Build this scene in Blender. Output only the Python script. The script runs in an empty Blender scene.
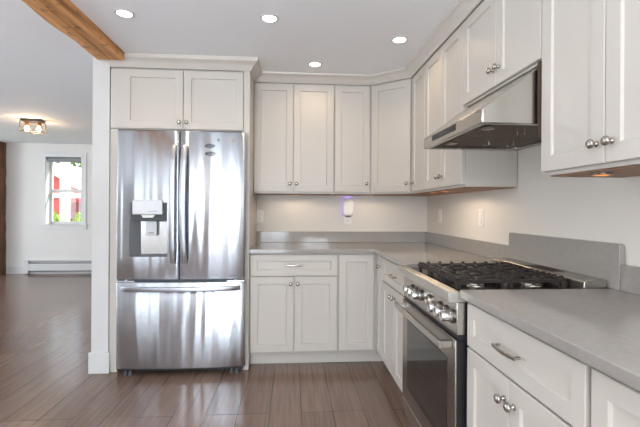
import bpy, bmesh, math, random
from mathutils import Vector, Matrix
random.seed(7)
PI = math.pi
S = bpy.context.scene
COL = S.collection

# ------------------------------------------------------------------ camera
cam_data = bpy.data.cameras.new('camera'); cam = bpy.data.objects.new('camera', cam_data); COL.objects.link(cam)
yaw, roll = 0.071, 0.006
fw = Vector((math.sin(yaw), math.cos(yaw), 0)); rt = Vector((math.cos(yaw), -math.sin(yaw), 0)); up = Vector((0, 0, 1))
r2 = rt*math.cos(roll) + up*math.sin(roll); u2 = up*math.cos(roll) - rt*math.sin(roll)
M = Matrix((r2, u2, -fw)).transposed().to_4x4(); M.translation = (0, 0, 1.2174)
cam.matrix_world = M
cam_data.sensor_width = 36; cam_data.sensor_fit = 'HORIZONTAL'
cam_data.lens = 399.86/640*36; cam_data.shift_y = -3.92/640; cam_data.clip_start = 0.02
S.camera = cam

# ------------------------------------------------------------------ world, daylight, exposure
S.view_settings.view_transform = 'Standard'; S.view_settings.look = 'None'
S.view_settings.gamma = 1; S.view_settings.use_curve_mapping = False
S.view_settings.exposure = 0.0
S.cycles.use_denoising = True
S.cycles.max_bounces = 8; S.cycles.diffuse_bounces = 5; S.cycles.glossy_bounces = 5
S.cycles.sample_clamp_indirect = 6.0
W = bpy.data.worlds.new('sky'); S.world = W; W.use_nodes = True
nt = W.node_tree; nt.nodes.clear()
wo = nt.nodes.new('ShaderNodeOutputWorld'); wb = nt.nodes.new('ShaderNodeBackground')
sk = nt.nodes.new('ShaderNodeTexSky'); sk.sky_type = 'NISHITA'; sk.sun_disc = False
sk.sun_elevation = math.radians(40); sk.sun_rotation = math.radians(250); sk.air_density = 1.0; sk.dust_density = 3.0
mixw = nt.nodes.new('ShaderNodeMixRGB'); mixw.inputs[0].default_value = 0.55; mixw.inputs[2].default_value = (4.5, 4.6, 4.8, 1)
nt.links.new(sk.outputs[0], mixw.inputs[1]); nt.links.new(mixw.outputs[0], wb.inputs[0])
wb.inputs[1].default_value = 0.65; nt.links.new(wb.outputs[0], wo.inputs[0])

def area(name, loc, rot, sx, sy, power, color=(1, 1, 1)):
    l = bpy.data.lights.new(name, 'AREA'); l.shape = 'RECTANGLE'; l.size = sx; l.size_y = sy; l.energy = power; l.color = color
    o = bpy.data.objects.new(name, l); COL.objects.link(o); o.location = loc; o.rotation_euler = rot
    return o
# daylight through the windows behind the camera and of the side room (each lamp fills one window opening)
DAY = (0.80, 0.90, 1.0)
REAR = -3.6
area('daylight_patio_door', (-1.05, REAR, 1.08), (PI/2, 0, 0), 1.9, 2.0, 115, DAY)
area('daylight_rear_window', (-4.0, REAR, 1.45), (PI/2, 0, 0), 1.4, 1.3, 22, DAY)
area('daylight_rear_small_window', (0.65, REAR, 1.5), (PI/2, 0, 0), 0.7, 1.2, 36, DAY)
area('daylight_side_window', (-7.0, 2.2, 1.5), (PI/2, 0, -PI/2), 1.4, 1.3, 85, DAY)
area('daylight_side_window', (-7.0, 5.3, 1.5), (PI/2, 0, -PI/2), 1.4, 1.3, 85, DAY)
area('ceiling_fill', (-.9, -1.3, 1.15), (PI, 0, 0), .9, .9, 192, (.91, .96, 1))  # added fill without a lamp body, aimed up to brighten ceiling and kitchen
area('ceiling_fill', (-3.9, 1.2, 1.15), (PI, 0, 0), .9, .9, 44, (.91, .96, 1))  # same added fill, unseen, for the side room
sun = bpy.data.lights.new('sun', 'SUN'); sun.energy = 4.5; sun.angle = 0.01; sun.color = (1, .95, .88)
so = bpy.data.objects.new('sun', sun); COL.objects.link(so); so.rotation_euler = Vector((-1, -.36, -.75)).to_track_quat('-Z', 'Y').to_euler()

# ------------------------------------------------------------------ materials
def c(r, g, b):
    f = lambda v: (v/255/12.92) if v/255 <= .04045 else ((v/255+.055)/1.055)**2.4
    return (f(r), f(g), f(b), 1)
def mat(name, col, rough=.5, metal=0, var=.0, vscale=8, stretch=(1, 1, 1), bump=0, bscale=40, emis=None, estr=0, coat=0, spec=None):
    m = bpy.data.materials.new(name); m.use_nodes = True
    n = m.node_tree.nodes; L = m.node_tree.links; b = n['Principled BSDF']
    b.inputs['Base Color'].default_value = col; b.inputs['Roughness'].default_value = rough; b.inputs['Metallic'].default_value = metal
    if coat: b.inputs['Coat Weight'].default_value = coat; b.inputs['Coat Roughness'].default_value = .1
    if spec is not None: b.inputs['Specular IOR Level'].default_value = spec
    tc = n.new('ShaderNodeTexCoord'); mp = n.new('ShaderNodeMapping'); mp.inputs['Scale'].default_value = stretch
    L.new(tc.outputs['Object'], mp.inputs[0])
    if var:
        nz = n.new('ShaderNodeTexNoise'); nz.inputs['Scale'].default_value = vscale; nz.inputs['Detail'].default_value = 4
        L.new(mp.outputs[0], nz.inputs['Vector'])
        rp = n.new('ShaderNodeValToRGB'); k = 1-var; j = 1+var
        rp.color_ramp.elements[0].position = .3; rp.color_ramp.elements[1].position = .7
        rp.color_ramp.elements[0].color = (col[0]*k, col[1]*k, col[2]*k, 1); rp.color_ramp.elements[1].color = (min(1, col[0]*j), min(1, col[1]*j), min(1, col[2]*j), 1)
        L.new(nz.outputs[0], rp.inputs[0]); L.new(rp.outputs[0], b.inputs['Base Color'])
    if bump:
        nb = n.new('ShaderNodeTexNoise'); nb.inputs['Scale'].default_value = bscale; L.new(mp.outputs[0], nb.inputs['Vector'])
        bp = n.new('ShaderNodeBump'); bp.inputs['Strength'].default_value = bump; bp.inputs['Distance'].default_value = .01
        L.new(nb.outputs[0], bp.inputs['Height']); L.new(bp.outputs[0], b.inputs['Normal'])
    if emis:
        b.inputs['Emission Color'].default_value = emis; b.inputs['Emission Strength'].default_value = estr
    return m
PAINT = mat('cabinet_paint', c(197, 191, 183), .38, var=.012, vscale=3)
WALL = mat('wall_paint', c(218, 213, 205), .7, var=.012, vscale=2)
WALLL = mat('wall_paint_side_room', c(222, 220, 216), .7, var=.012, vscale=2)
CEIL = mat('ceiling_paint', c(235, 237, 241), .8, var=.01, vscale=2)
TRIM = mat('white_trim_paint', c(206, 206, 205), .4, var=.01)
QUARTZ = mat('grey_quartz', c(150, 145, 140), .1, var=.05, vscale=60, spec=.6)
NICKEL = mat('brushed_nickel', c(176, 170, 162), .24, 1, var=.05, vscale=30)
DARKN = mat('dark_nickel', c(120, 114, 108), .3, 1, var=.05, vscale=30)
BLACK = mat('black_plastic', c(24, 24, 26), .4, var=.1)
GREY = mat('grey_plastic', c(96, 98, 102), .45, var=.05)
IRON = mat('cast_iron', c(44, 36, 32), .5, var=.2, vscale=50, bump=.3, bscale=200)
CABWOOD = mat('unfinished_cabinet_wood', c(150, 112, 84), .55, var=.15, vscale=6, stretch=(1, 12, 12))
WHITEP = mat('white_plastic', c(235, 232, 226), .35, var=.01)
GLASSK = mat('dark_oven_glass', c(26, 24, 23), .06, var=.1, spec=.8)
BULB = mat('warm_bulb', c(255, 200, 130), .4, emis=(1, .62, .25, 1), estr=14)
LENS = mat('recessed_lamp_lens', c(255, 250, 240), .4, emis=(1, .93, .83, 1), estr=14)

def steel(name, col, rough, aniso=.0, wav=0., stretch=(9, 1, 1.0)):
    m = mat(name, col, rough, 1, var=.03, vscale=4, stretch=(1, 1, 90))
    n = m.node_tree.nodes; L = m.node_tree.links; b = n['Principled BSDF']
    if aniso:
        b.inputs['Anisotropic'].default_value = aniso
        tg = n.new('ShaderNodeTangent'); tg.direction_type = 'RADIAL'; tg.axis = 'Z'; L.new(tg.outputs[0], b.inputs['Tangent'])
        b.inputs['Anisotropic Rotation'].default_value = 0.25
    if wav:
        tc = n.new('ShaderNodeTexCoord'); mp = n.new('ShaderNodeMapping'); mp.inputs['Scale'].default_value = stretch
        L.new(tc.outputs['Object'], mp.inputs[0])
        nb = n.new('ShaderNodeTexNoise'); nb.inputs['Scale'].default_value = 1.0; nb.inputs['Detail'].default_value = 1; L.new(mp.outputs[0], nb.inputs['Vector'])
        bp = n.new('ShaderNodeBump'); bp.inputs['Strength'].default_value = wav; bp.inputs['Distance'].default_value = .012
        L.new(nb.outputs[0], bp.inputs['Height']); L.new(bp.outputs[0], b.inputs['Normal'])
    return m
STEELF = steel('fridge_stainless', c(206, 211, 218), .24, 1.0, 1.1, (8, 1, .45))
STEEL = steel('stainless', c(190, 186, 180), .26, .4)
STEELD = steel('dark_stainless', c(158, 152, 146), .24, .4)
STEELH = steel('handle_stainless', c(186, 190, 196), .3, .3)
STEELB = steel('bright_stainless', c(222, 222, 222), .22)

def glass_mat(name, tint=(1, 1, 1, 1)):
    m = bpy.data.materials.new(name); m.use_nodes = True; n = m.node_tree.nodes; L = m.node_tree.links
    n.remove(n['Principled BSDF']); o = n['Material Output']
    t = n.new('ShaderNodeBsdfTransparent'); t.inputs[0].default_value = tint
    g = n.new('ShaderNodeBsdfGlossy'); g.inputs['Roughness'].default_value = .02
    mx = n.new('ShaderNodeMixShader'); mx.inputs[0].default_value = .015; L.new(t.outputs[0], mx.inputs[1]); L.new(g.outputs[0], mx.inputs[2]); L.new(mx.outputs[0], o.inputs[0])
    return m
GLASS = glass_mat('clear_glass')

def wood_beam(name, a, b2, axis):
    m = mat(name, a, .65); n = m.node_tree.nodes; L = m.node_tree.links; b = n['Principled BSDF']
    tc = n.new('ShaderNodeTexCoord'); mp = n.new('ShaderNodeMapping')
    mp.inputs['Scale'].default_value = (14, .9, 14) if axis == 'y' else (14, 14, .9)
    L.new(tc.outputs['Object'], mp.inputs[0])
    nz = n.new('ShaderNodeTexNoise'); nz.inputs['Scale'].default_value = 1.6; nz.inputs['Detail'].default_value = 8; nz.inputs['Roughness'].default_value = .65
    L.new(mp.outputs[0], nz.inputs['Vector'])
    n2 = n.new('ShaderNodeTexNoise'); n2.inputs['Scale'].default_value = 16; n2.inputs['Detail'].default_value = 5; L.new(tc.outputs['Object'], n2.inputs['Vector'])
    rp = n.new('ShaderNodeValToRGB'); e = rp.color_ramp.elements
    e[0].position = .32; e[0].color = b2; e[1].position = .62; e[1].color = a
    L.new(nz.outputs[0], rp.inputs[0])
    r3 = n.new('ShaderNodeValToRGB'); r3.color_ramp.elements[0].position = .30; r3.color_ramp.elements[0].color = (.35, .3, .27, 1); r3.color_ramp.elements[1].position = .42; r3.color_ramp.elements[1].color = (1, 1, 1, 1)
    L.new(n2.outputs[0], r3.inputs[0])
    mu = n.new('ShaderNodeMixRGB'); mu.blend_type = 'MULTIPLY'; mu.inputs[0].default_value = .8; L.new(rp.outputs[0], mu.inputs[1]); L.new(r3.outputs[0], mu.inputs[2]); L.new(mu.outputs[0], b.inputs['Base Color'])
    bp = n.new('ShaderNodeBump'); bp.inputs['Strength'].default_value = .6; bp.inputs['Distance'].default_value = .012; L.new(nz.outputs[0], bp.inputs['Height']); L.new(bp.outputs[0], b.inputs['Normal'])
    return m
BEAMW = wood_beam('reclaimed_beam_wood', c(222, 160, 98), c(140, 90, 50), 'y')
POSTW = wood_beam('dark_post_wood', c(128, 88, 58), c(70, 44, 30), 'z')

def floor_mat():
    m = mat('dark_oak_planks', c(118, 98, 88), .2, spec=.6); n = m.node_tree.nodes; L = m.node_tree.links; b = n['Principled BSDF']
    tc = n.new('ShaderNodeTexCoord'); sp = n.new('ShaderNodeSeparateXYZ'); cb = n.new('ShaderNodeCombineXYZ')
    L.new(tc.outputs['Object'], sp.inputs[0])
    ad = n.new('ShaderNodeMath'); ad.operation = 'ADD'; ad.inputs[1].default_value = 40*.1885-.066; L.new(sp.outputs[0], ad.inputs[0])
    ay = n.new('ShaderNodeMath'); ay.operation = 'ADD'; ay.inputs[1].default_value = 20.35; L.new(sp.outputs[1], ay.inputs[0])
    L.new(ay.outputs[0], cb.inputs[0]); L.new(ad.outputs[0], cb.inputs[1])
    br = n.new('ShaderNodeTexBrick'); br.inputs['Scale'].default_value = 1; br.inputs['Brick Width'].default_value = 1.75; br.inputs['Row Height'].default_value = .1885
    br.inputs['Mortar Size'].default_value = .0024; br.inputs['Mortar Smooth'].default_value = .3; br.offset = .37; br.offset_frequency = 3; br.inputs['Bias'].default_value = 0
    br.inputs['Color1'].default_value = c(126, 104, 91); br.inputs['Color2'].default_value = c(110, 90, 79); br.inputs['Mortar'].default_value = c(66, 52, 45)
    L.new(cb.outputs[0], br.inputs['Vector'])
    mp = n.new('ShaderNodeMapping'); mp.inputs['Scale'].default_value = (38, 1.6, 1); L.new(tc.outputs['Object'], mp.inputs[0])
    nz = n.new('ShaderNodeTexNoise'); nz.inputs['Scale'].default_value = 1.4; nz.inputs['Detail'].default_value = 6; L.new(mp.outputs[0], nz.inputs['Vector'])
    rp = n.new('ShaderNodeValToRGB'); rp.color_ramp.elements[0].position = .3; rp.color_ramp.elements[0].color = (.78, .76, .75, 1); rp.color_ramp.elements[1].position = .7; rp.color_ramp.elements[1].color = (1.1, 1.1, 1.1, 1)
    L.new(nz.outputs[0], rp.inputs[0])
    mu = n.new('ShaderNodeMixRGB'); mu.blend_type = 'MULTIPLY'; mu.inputs[0].default_value = 1; L.new(br.outputs[0], mu.inputs[1]); L.new(rp.outputs[0], mu.inputs[2]); L.new(mu.outputs[0], b.inputs['Base Color'])
    bp = n.new('ShaderNodeBump'); bp.inputs['Strength'].default_value = .25; bp.inputs['Distance'].default_value = .002; bp.invert = True
    L.new(br.outputs['Fac'], bp.inputs['Height']); L.new(bp.outputs[0], b.inputs['Normal'])
    return m
FLOOR = floor_mat()
RED = mat('barn_red_boards', c(200, 92, 96), .7, var=.08, vscale=5, stretch=(12, 1, 1))
ROOFM = mat('pale_roof', c(222, 224, 228), .7, var=.05)
GRASS = mat('lawn', c(120, 150, 70), .9, var=.25, vscale=12)
LEAF = mat('bush_leaves', c(150, 185, 88), .7, var=.3, vscale=14)
LEAFD = mat('tree_leaves', c(104, 130, 72), .7, var=.35, vscale=5)
BARK = mat('bark', c(96, 80, 66), .9, var=.2)

# ------------------------------------------------------------------ mesh helpers
def bx(bm, x0, x1, y0, y1, z0, z1):
    v = [bm.verts.new((x, y, z)) for z in (z0, z1) for y in (y0, y1) for x in (x0, x1)]
    for f in ((0, 2, 3, 1), (4, 5, 7, 6), (0, 1, 5, 4), (1, 3, 7, 5), (3, 2, 6, 7), (2, 0, 4, 6)): bm.faces.new([v[i] for i in f])
    return bm
def box(*a): return bx(bmesh.new(), *a)
def prism(bm, poly, axis, a, b):
    """extrude a 2-D polygon along an axis"""
    def P(p, t): return {'x': (t, p[0], p[1]), 'y': (p[0], t, p[1]), 'z': (p[0], p[1], t)}[axis]
    A = [bm.verts.new(P(p, a)) for p in poly]; B = [bm.verts.new(P(p, b)) for p in poly]
    bm.faces.new(A); bm.faces.new(B[::-1])
    for i in range(len(poly)):
        j = (i+1) % len(poly); bm.faces.new((A[i], B[i], B[j], A[j]))
    return bm
def frame_axes(d):
    d = Vector(d).normalized(); a = Vector((0, 0, 1)) if abs(d.z) < .9 else Vector((1, 0, 0))
    x = d.cross(a).normalized(); y = d.cross(x).normalized(); return d, x, y
def lathe(bm, prof, org, axis, n=24):
    d, x, y = frame_axes(axis); org = Vector(org); rings = []
    for r, h in prof:
        if r < 1e-6: rings.append([bm.verts.new(org+d*h)])
        else: rings.append([bm.verts.new(org+d*h+x*r*math.cos(2*PI*i/n)+y*r*math.sin(2*PI*i/n)) for i in range(n)])
    for A, B in zip(rings, rings[1:]):
        for i in range(n):
            j = (i+1) % n
            if len(A) == 1 and len(B) == 1: continue
            if len(A) == 1: bm.faces.new((A[0], B[i], B[j]))
            elif len(B) == 1: bm.faces.new((A[i], A[j], B[0]))
            else: bm.faces.new((A[i], B[i], B[j], A[j]))
    for R in (rings[0], rings[-1]):
        if len(R) > 1: bm.faces.new(R)
    return bm
def sweep(bm, pts, sect, upv=(0, 0, 1)):
    """sweep a closed 2-D section (side, up) along a polyline"""
    pts = [Vector(p) for p in pts]; rings = []
    for i, p in enumerate(pts):
        t = (pts[min(i+1, len(pts)-1)]-pts[max(i-1, 0)]).normalized()
        s = t.cross(Vector(upv)).normalized(); u = s.cross(t).normalized()
        rings.append([bm.verts.new(p+s*a+u*b) for a, b in sect])
    n = len(sect)
    for A, B in zip(rings, rings[1:]):
        for i in range(n): bm.faces.new((A[i], B[i], B[(i+1) % n], A[(i+1) % n]))
    bm.faces.new(rings[0]); bm.faces.new(rings[-1][::-1]); return bm
def circ(r, n=10, ry=None): return [(r*math.cos(2*PI*i/n), (ry or r)*math.sin(2*PI*i/n)) for i in range(n)]
def rrect(w, h, r=.004, k=3):
    o = []
    for cx, cy, a0 in ((w/2-r, h/2-r, 0), (-w/2+r, h/2-r, 90), (-w/2+r, -h/2+r, 180), (w/2-r, -h/2+r, 270)):
        for i in range(k+1):
            a = math.radians(a0+90*i/k); o.append((cx+r*math.cos(a), cy+r*math.sin(a)))
    return o
def obj(name, bm, m, parent=None, bevel=0, loc=None, smooth=38):
    bmesh.ops.remove_doubles(bm, verts=bm.verts, dist=1e-6)
    bmesh.ops.recalc_face_normals(bm, faces=bm.faces)
    me = bpy.data.meshes.new(name); bm.to_mesh(me); bm.free()
    if smooth:
        for p in me.polygons: p.use_smooth = True
        me.set_sharp_from_angle(angle=math.radians(smooth))
    o = bpy.data.objects.new(name, me); COL.objects.link(o); me.materials.append(m)
    if parent: o.parent = parent
    if loc: o.location = loc
    if bevel:
        md = o.modifiers.new('bevel', 'BEVEL'); md.width = bevel; md.segments = 2; md.limit_method = 'ANGLE'; md.angle_limit = math.radians(40)
    return o
def tag(o, label, cat, group=None):
    o['label'] = label; o['category'] = cat
    if group: o['group'] = group
    return o
def thing(name, label, cat, loc=(0, 0, 0), rz=0, group=None):
    o = bpy.data.objects.new(name, None); COL.objects.link(o); o.location = loc; o.rotation_euler = (0, 0, rz); o.empty_display_size = .1
    return tag(o, label, cat, group)
def struct(name, bm, m, bevel=0, parent=None):
    o = obj(name, bm, m, parent, bevel)
    if not parent: o['kind'] = 'structure'
    return o
def copy_tree(o, parent=None):
    d = o.copy(); COL.objects.link(d)
    if parent: d.parent = parent
    for ch in list(o.children): copy_tree(ch, d)
    return d

# ------------------------------------------------------------------ setting: shell of the rooms
H, HL = 2.348, 2.41
XW, YW, YL, XL = 1.2796, 3.706, 7.747, -7.0
def wall(name, axis, pos, thick, a0, a1, z0, z1, holes, m):
    """a wall with openings; axis 'y' = wall lies along x at y=pos"""
    A = sorted({a0, a1, *[h[0] for h in holes], *[h[1] for h in holes]}); Z = sorted({z0, z1, *[h[2] for h in holes], *[h[3] for h in holes]})
    bm = bmesh.new(); V = {}
    inside = lambda i, j: 0 <= i < len(A)-1 and 0 <= j < len(Z)-1 and not any(h[0] < (A[i]+A[i+1])/2 < h[1] and h[2] < (Z[j]+Z[j+1])/2 < h[3] for h in holes)
    def vv(a, z, t):
        k = (a, z, t)
        if k not in V: V[k] = bm.verts.new((a, pos+t, z) if axis == 'y' else (pos+t, a, z))
        return V[k]
    for i in range(len(A)-1):
        for j in range(len(Z)-1):
            if not inside(i, j): continue
            p = [(A[i], Z[j]), (A[i+1], Z[j]), (A[i+1], Z[j+1]), (A[i], Z[j+1])]
            for t in (0, thick): bm.faces.new([vv(a, z, t) for a, z in p])
            for (di, dj), (k0, k1) in (((0, -1), (0, 1)), ((1, 0), (1, 2)), ((0, 1), (2, 3)), ((-1, 0), (3, 0))):
                if not inside(i+di, j+dj): bm.faces.new((vv(*p[k0], 0), vv(*p[k1], 0), vv(*p[k1], thick), vv(*p[k0], thick)))
    return struct(name, bm, m)
struct('floor', box(XL-.2, XW+.2, REAR-.2, YL+.2, -.12, 0), FLOOR)
cb = bmesh.new(); bx(cb, -1.40, XW+.2, REAR-.2, YW+.2, H, H+.25); struct('ceiling', cb, CEIL)
cb = bmesh.new(); bx(cb, XL-.2, -1.40, REAR-.2, YL+.2, HL, HL+.19); struct('ceiling_side_room', cb, CEIL)
WX0, WX1, WZ0, WZ1 = -4.545, -3.905, .915, 2.165
wall('wall_back', 'y', YW, .15, -1.347, XW+.2, 0, H+.2, [], WALL)
wall('wall_right', 'x', XW, .15, REAR, YW, 0, H+.2, [], WALL)
wall('wall_far', 'y', YL, .22, XL, -1.347, 0, HL+.1, [(WX0, WX1, WZ0, WZ1)], WALLL)
wall('wall_left', 'x', XL, -.15, REAR, YL, 0, HL+.1, [(1.5, 2.9, .85, 2.15), (4.6, 6.0, .85, 2.15)], WALLL)
wall('wall_rear', 'y', REAR, -.15, XL, XW, 0, HL+.1, [(-2.0, -.1, .08, 2.08), (-4.7, -3.3, .8, 2.1), (0.3, 1.0, .9, 2.1)], WALLL)
wm = bmesh.new(); bx(wm, -1.468, -1.347, 3.06, YL, 0, H+.05)
struct('wall_divider', wm, TRIM)
# square base block that trims the foot of the divider's end
struct('baseboard_divider', box(-1.482, -1.333, 3.045, 3.06, 0, .155), TRIM, .003)
bmb = bmesh.new(); bx(bmb, -5.2, -4.875, YL-.015, YL, 0, .135); struct('baseboard_far', bmb, TRIM, .003)

def window(n, x0, x1, z0, z1, y, ax='y', d=.15, sgn=1):
    pass
# the side room window: sash set back in a deep opening, casing round it
wn = bmesh.new()
for a in ((WX0-.07, WX0, WZ0-.07, WZ1+.08), (WX1, WX1+.09, WZ0-.07, WZ1+.08), (WX0, WX1, WZ1, WZ1+.08)):
    bx(wn, a[0], a[1], YL-.018, YL-.0005, a[2], a[3])
WTRIM = mat('window_white_paint', c(220, 220, 219), .4, var=.01)
win = struct('window_1', wn, WTRIM, .002)
struct('window_sill', bx(box(WX0-.1, WX1+.12, YL-.04, YL+.1, WZ0-.025, WZ0), WX0-.08, WX1+.10, YL-.016, YL-.0005, WZ0-.095, WZ0-.026), WTRIM, .003, win)
sb = bmesh.new(); yy = YL+.12; rail = 1.545
for x0, x1, z0, z1 in ((WX0+.0065, WX0+.045, WZ0, WZ1), (WX1-.03, WX1-.0065, WZ0, WZ1), (WX0+.045, WX1-.03, WZ0, WZ0+.05), (WX0+.045, WX1-.03, WZ1-.05, WZ1), (WX0+.045, WX1-.03, rail-.022, rail+.022)):
    bx(sb, x0, x1, yy, yy+.045, z0, z1)
struct('sash', sb, WTRIM, .002, win)
jb = bmesh.new()
bx(jb, WX0+.0005, WX0+.006, YL+.0005, YL+.215, WZ0+.0005, WZ1-.0005); bx(jb, WX1-.006, WX1-.0005, YL+.0005, YL+.215, WZ0+.0005, WZ1-.0005)
struct('jamb', jb, WTRIM, 0, win)
struct('pane', bx(box(WX0+.045, WX1-.03, yy+.02, yy+.024, WZ0+.05, rail-.022), WX0+.045, WX1-.03, yy+.02, yy+.024, rail+.022, WZ1-.05), GLASS, 0, win)
# windows behind the camera and in the side room: frames only (their daylight is set at the top)
def rear_frame(name, ax, pos, a0, a1, z0, z1, bars):
    bm = bmesh.new()
    def b(p0, p1, q0, q1, t=.05):
        if ax == 'y': bx(bm, p0, p1, pos+.002, pos+t, q0, q1)
        else: bx(bm, pos+.002, pos+t, p0, p1, q0, q1)
    b(a0-.1, a0+.03, z0-.1, z1+.1); b(a1-.03, a1+.1, z0-.1, z1+.1); b(a0+.03, a1-.03, z1-.03, z1+.1); b(a0+.03, a1-.03, z0-.08, z0+.03)
    for q in bars: b(a0+(a1-a0)*q-.055, a0+(a1-a0)*q+.055, z0+.03, z1-.03, .04)
    return struct(name, bm, TRIM, .002)
rear_frame('door_1', 'y', REAR, -2.0, -.1, .09, 2.08, (.36, .72))
rear_frame('window_2', 'y', REAR, -4.7, -3.3, .8, 2.1, (.3, .62))
rear_frame('window_3', 'y', REAR, .3, 1.0, .9, 2.1, (.5,))
rear_frame('window_4', 'x', XL, 1.5, 2.9, .85, 2.15, (.5,))
rear_frame('window_5', 'x', XL, 4.6, 6.0, .85, 2.15, (.5,))
d2 = struct('reflection_door', box(-3.02, -2.22, REAR+.002, REAR+.045, .005, 2.05), mat('dark_door_wood', c(92, 68, 52), .5, var=.2, vscale=5, stretch=(9, 9, 1)))  # unseen door, added for its dark reflection in the refrigerator
struct('door_panels', bx(bx(box(-2.90, -2.66, REAR+.0455, REAR+.055, .25, .95), -2.58, -2.34, REAR+.0455, REAR+.055, .25, .95), -2.90, -2.34, REAR+.0455, REAR+.055, 1.1, 1.9), d2.data.materials[0], .004, d2)

# ------------------------------------------------------------------ cabinets
def shaker(x0, x1, z0, z1, stile=.056, rec=.009, t=.019, y=0.0, left=0):
    bm = bmesh.new(); b = .0022
    def ring(dx, yy):
        q = dx+(left if dx > .01 else 0)
        return [bm.verts.new(p) for p in ((x0+q, yy, z0+dx), (x1-dx, yy, z0+dx), (x1-dx, yy, z1-dx), (x0+q, yy, z1-dx))]
    R = [ring(0, y+t), ring(0, y+b), ring(b, y), ring(stile, y), ring(stile+.0035, y+rec)]
    bm.faces.new(R[0])
    for A, B in zip(R, R[1:]):
        for i in range(4): bm.faces.new((A[i], A[(i+1) % 4], B[(i+1) % 4], B[i]))
    bm.faces.new(R[-1]); return bm
KNOB = [(.0095, 0), (.0095, .002), (.0055, .004), (.005, .012), (.009, .0145), (.0138, .018), (.0152, .0225), (.0135, .027), (.008, .0305), (0, .0315)]
def knob(parent, x, z, y=0, n=22):
    return obj('knob', lathe(bmesh.new(), KNOB, (x, y, z), (0, -1, 0), n), NICKEL, parent, smooth=60)
def pull(parent, x, z, w=.13, y=0):
    bm = bmesh.new(); n = 14
    pts = [(x-w/2+w*i/n, y-.020-.007*math.sin(PI*i/n), z) for i in range(n+1)]
    sweep(bm, pts, rrect(.006, .012, .0025), (0, 0, 1))
    for s in (-1, 1): lathe(bm, [(.005, 0), (.0045, .0205)], (x+s*(w/2-.008), y, z), (0, -1, 0), 12)
    return obj('handle', bm, NICKEL, parent)
def shaker_obj(name, par, x0, x1, z0, z1, stile=.056): return obj(name, shaker(x0, x1, z0, z1, stile), PAINT, par, smooth=0)
def wood_bottom(par, x0, x1, y0, y1, z):
    o = obj('bottom_panel', box(x0, x1, y0, y1, z-.004, z), CABWOOD, par); o['label'] = 'unpainted brown wooden underside'; return o
def base_cab(label, loc, rz, w, fronts, depth=.58, toe=.088):
    t = thing('base_cabinet', label, 'cabinet', loc, rz)
    obj('body', box(0, w, .0205, depth, .105, .883), PAINT, t)
    obj('toe_kick', box(0, w, toe, toe+.016, .001, .1049), PAINT, t)
    for f in fronts:
        d = shaker_obj(f[0], t, f[1], f[2], f[3], f[4], .048 if f[0] == 'drawer' else .056)
        if f[0] == 'drawer': pull(d, (f[1]+f[2])/2+f[5], (f[3]+f[4])/2, f[6])
        elif f[5]: knob(d, *f[5])
    return t
def wall_cab(name, label, loc, rz, w, z0, z1, fronts, depth=.322, wood=True):
    t = thing(name, label, 'cabinet', loc, rz)
    obj('body', box(0, w, .0205, depth, z0, z1), PAINT, t)
    for f in fronts:
        d = shaker_obj('door', t, f[0], f[1], f[2], f[3])
        if f[4]: knob(d, *f[4])
    if wood: wood_bottom(t, .012, w-.012, .035, depth-.005, z0-.0005)
    return t
R90 = -PI/2
ZU0, ZUD, ZUT = 1.352, 1.3655, 2.2705       # wall cabinets: underside, door bottom, door top
XU, YU = .953, 3.364
# refrigerator surround
rf = thing('refrigerator_cabinet', 'white shaker cabinet enclosing the refrigerator, two doors above it', 'cabinet', (-1.344, 3.06, 0))
obj('body', box(0, .978, .0205, .64, 1.808, 2.30), PAINT, rf)
ds = obj('door', shaker(.004, .528, 1.814, 2.252, .056, left=.083), PAINT, rf, smooth=0); knob(ds, .503, 1.862)
ds = shaker_obj('door', rf, .532, .975, 1.814, 2.252); knob(ds, .557, 1.862)
tag(obj('end_panel', box(-.3655, -.3195, 3.06, 3.705, .001, 2.30), PAINT, None, .001), 'tall white end panel between the refrigerator and the base cabinets', 'panel')
tag(obj('end_panel', box(-1.344, -1.289, 3.07, 3.705, .001, 1.8075), PAINT, None, .001), 'white panel between the refrigerator and the divider wall', 'panel')
# back run, wall cabinets
wall_cab('wall_cabinet', 'cream two-door wall cabinet nearest the refrigerator, above the plain wall outlet', (-.3185, YU, 0), 0, .6745, ZU0, 2.30,
         [(.002, .3285, ZUD, ZUT, (.303, 1.433)), (.3325, .670, ZUD, ZUT, (.358, 1.433))])
wall_cab('wall_cabinet', 'narrow single-door cream wall cabinet above the plug-in night light', (.357, YU, 0), 0, .313, ZU0, 2.30,
         [(.005, .305, ZUD, ZUT, (.276, 1.438))])
# diagonal corner cabinet
ang = math.atan2(3.135-3.364, .953-.671); dw = math.hypot(.282, .229)
cc = thing('corner_wall_cabinet', 'cream wall cabinet set diagonally across the corner of the walls', 'cabinet', (.671, YU, 0), ang)
ca, sa = math.cos(-ang), math.sin(-ang)
def lc(X, Y): X -= .671; Y -= YU; return (X*ca-Y*sa, X*sa+Y*ca)
nrm = (.0205)
poly = [lc(.6715, 3.38), lc(.6715, 3.70), lc(1.275, 3.70), lc(1.275, 3.1335), lc(.975, 3.1335), (dw-.005, .0205), (.006, .0205)]
obj('body', prism(bmesh.new(), poly, 'z', ZU0, 2.30), PAINT, cc)
poly2 = [((p[0]-.25)*.93+.25, max(.04, (p[1]-.3)*.93+.3)) for p in poly]
o = obj('bottom_panel', prism(bmesh.new(), poly2, 'z', ZU0-.0045, ZU0-.0005), CABWOOD, cc); o['label'] = 'unpainted brown wooden underside'
d = shaker_obj('door', cc, .006, dw-.010, ZUD, ZUT); knob(d, dw-.036, 1.433)
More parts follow.
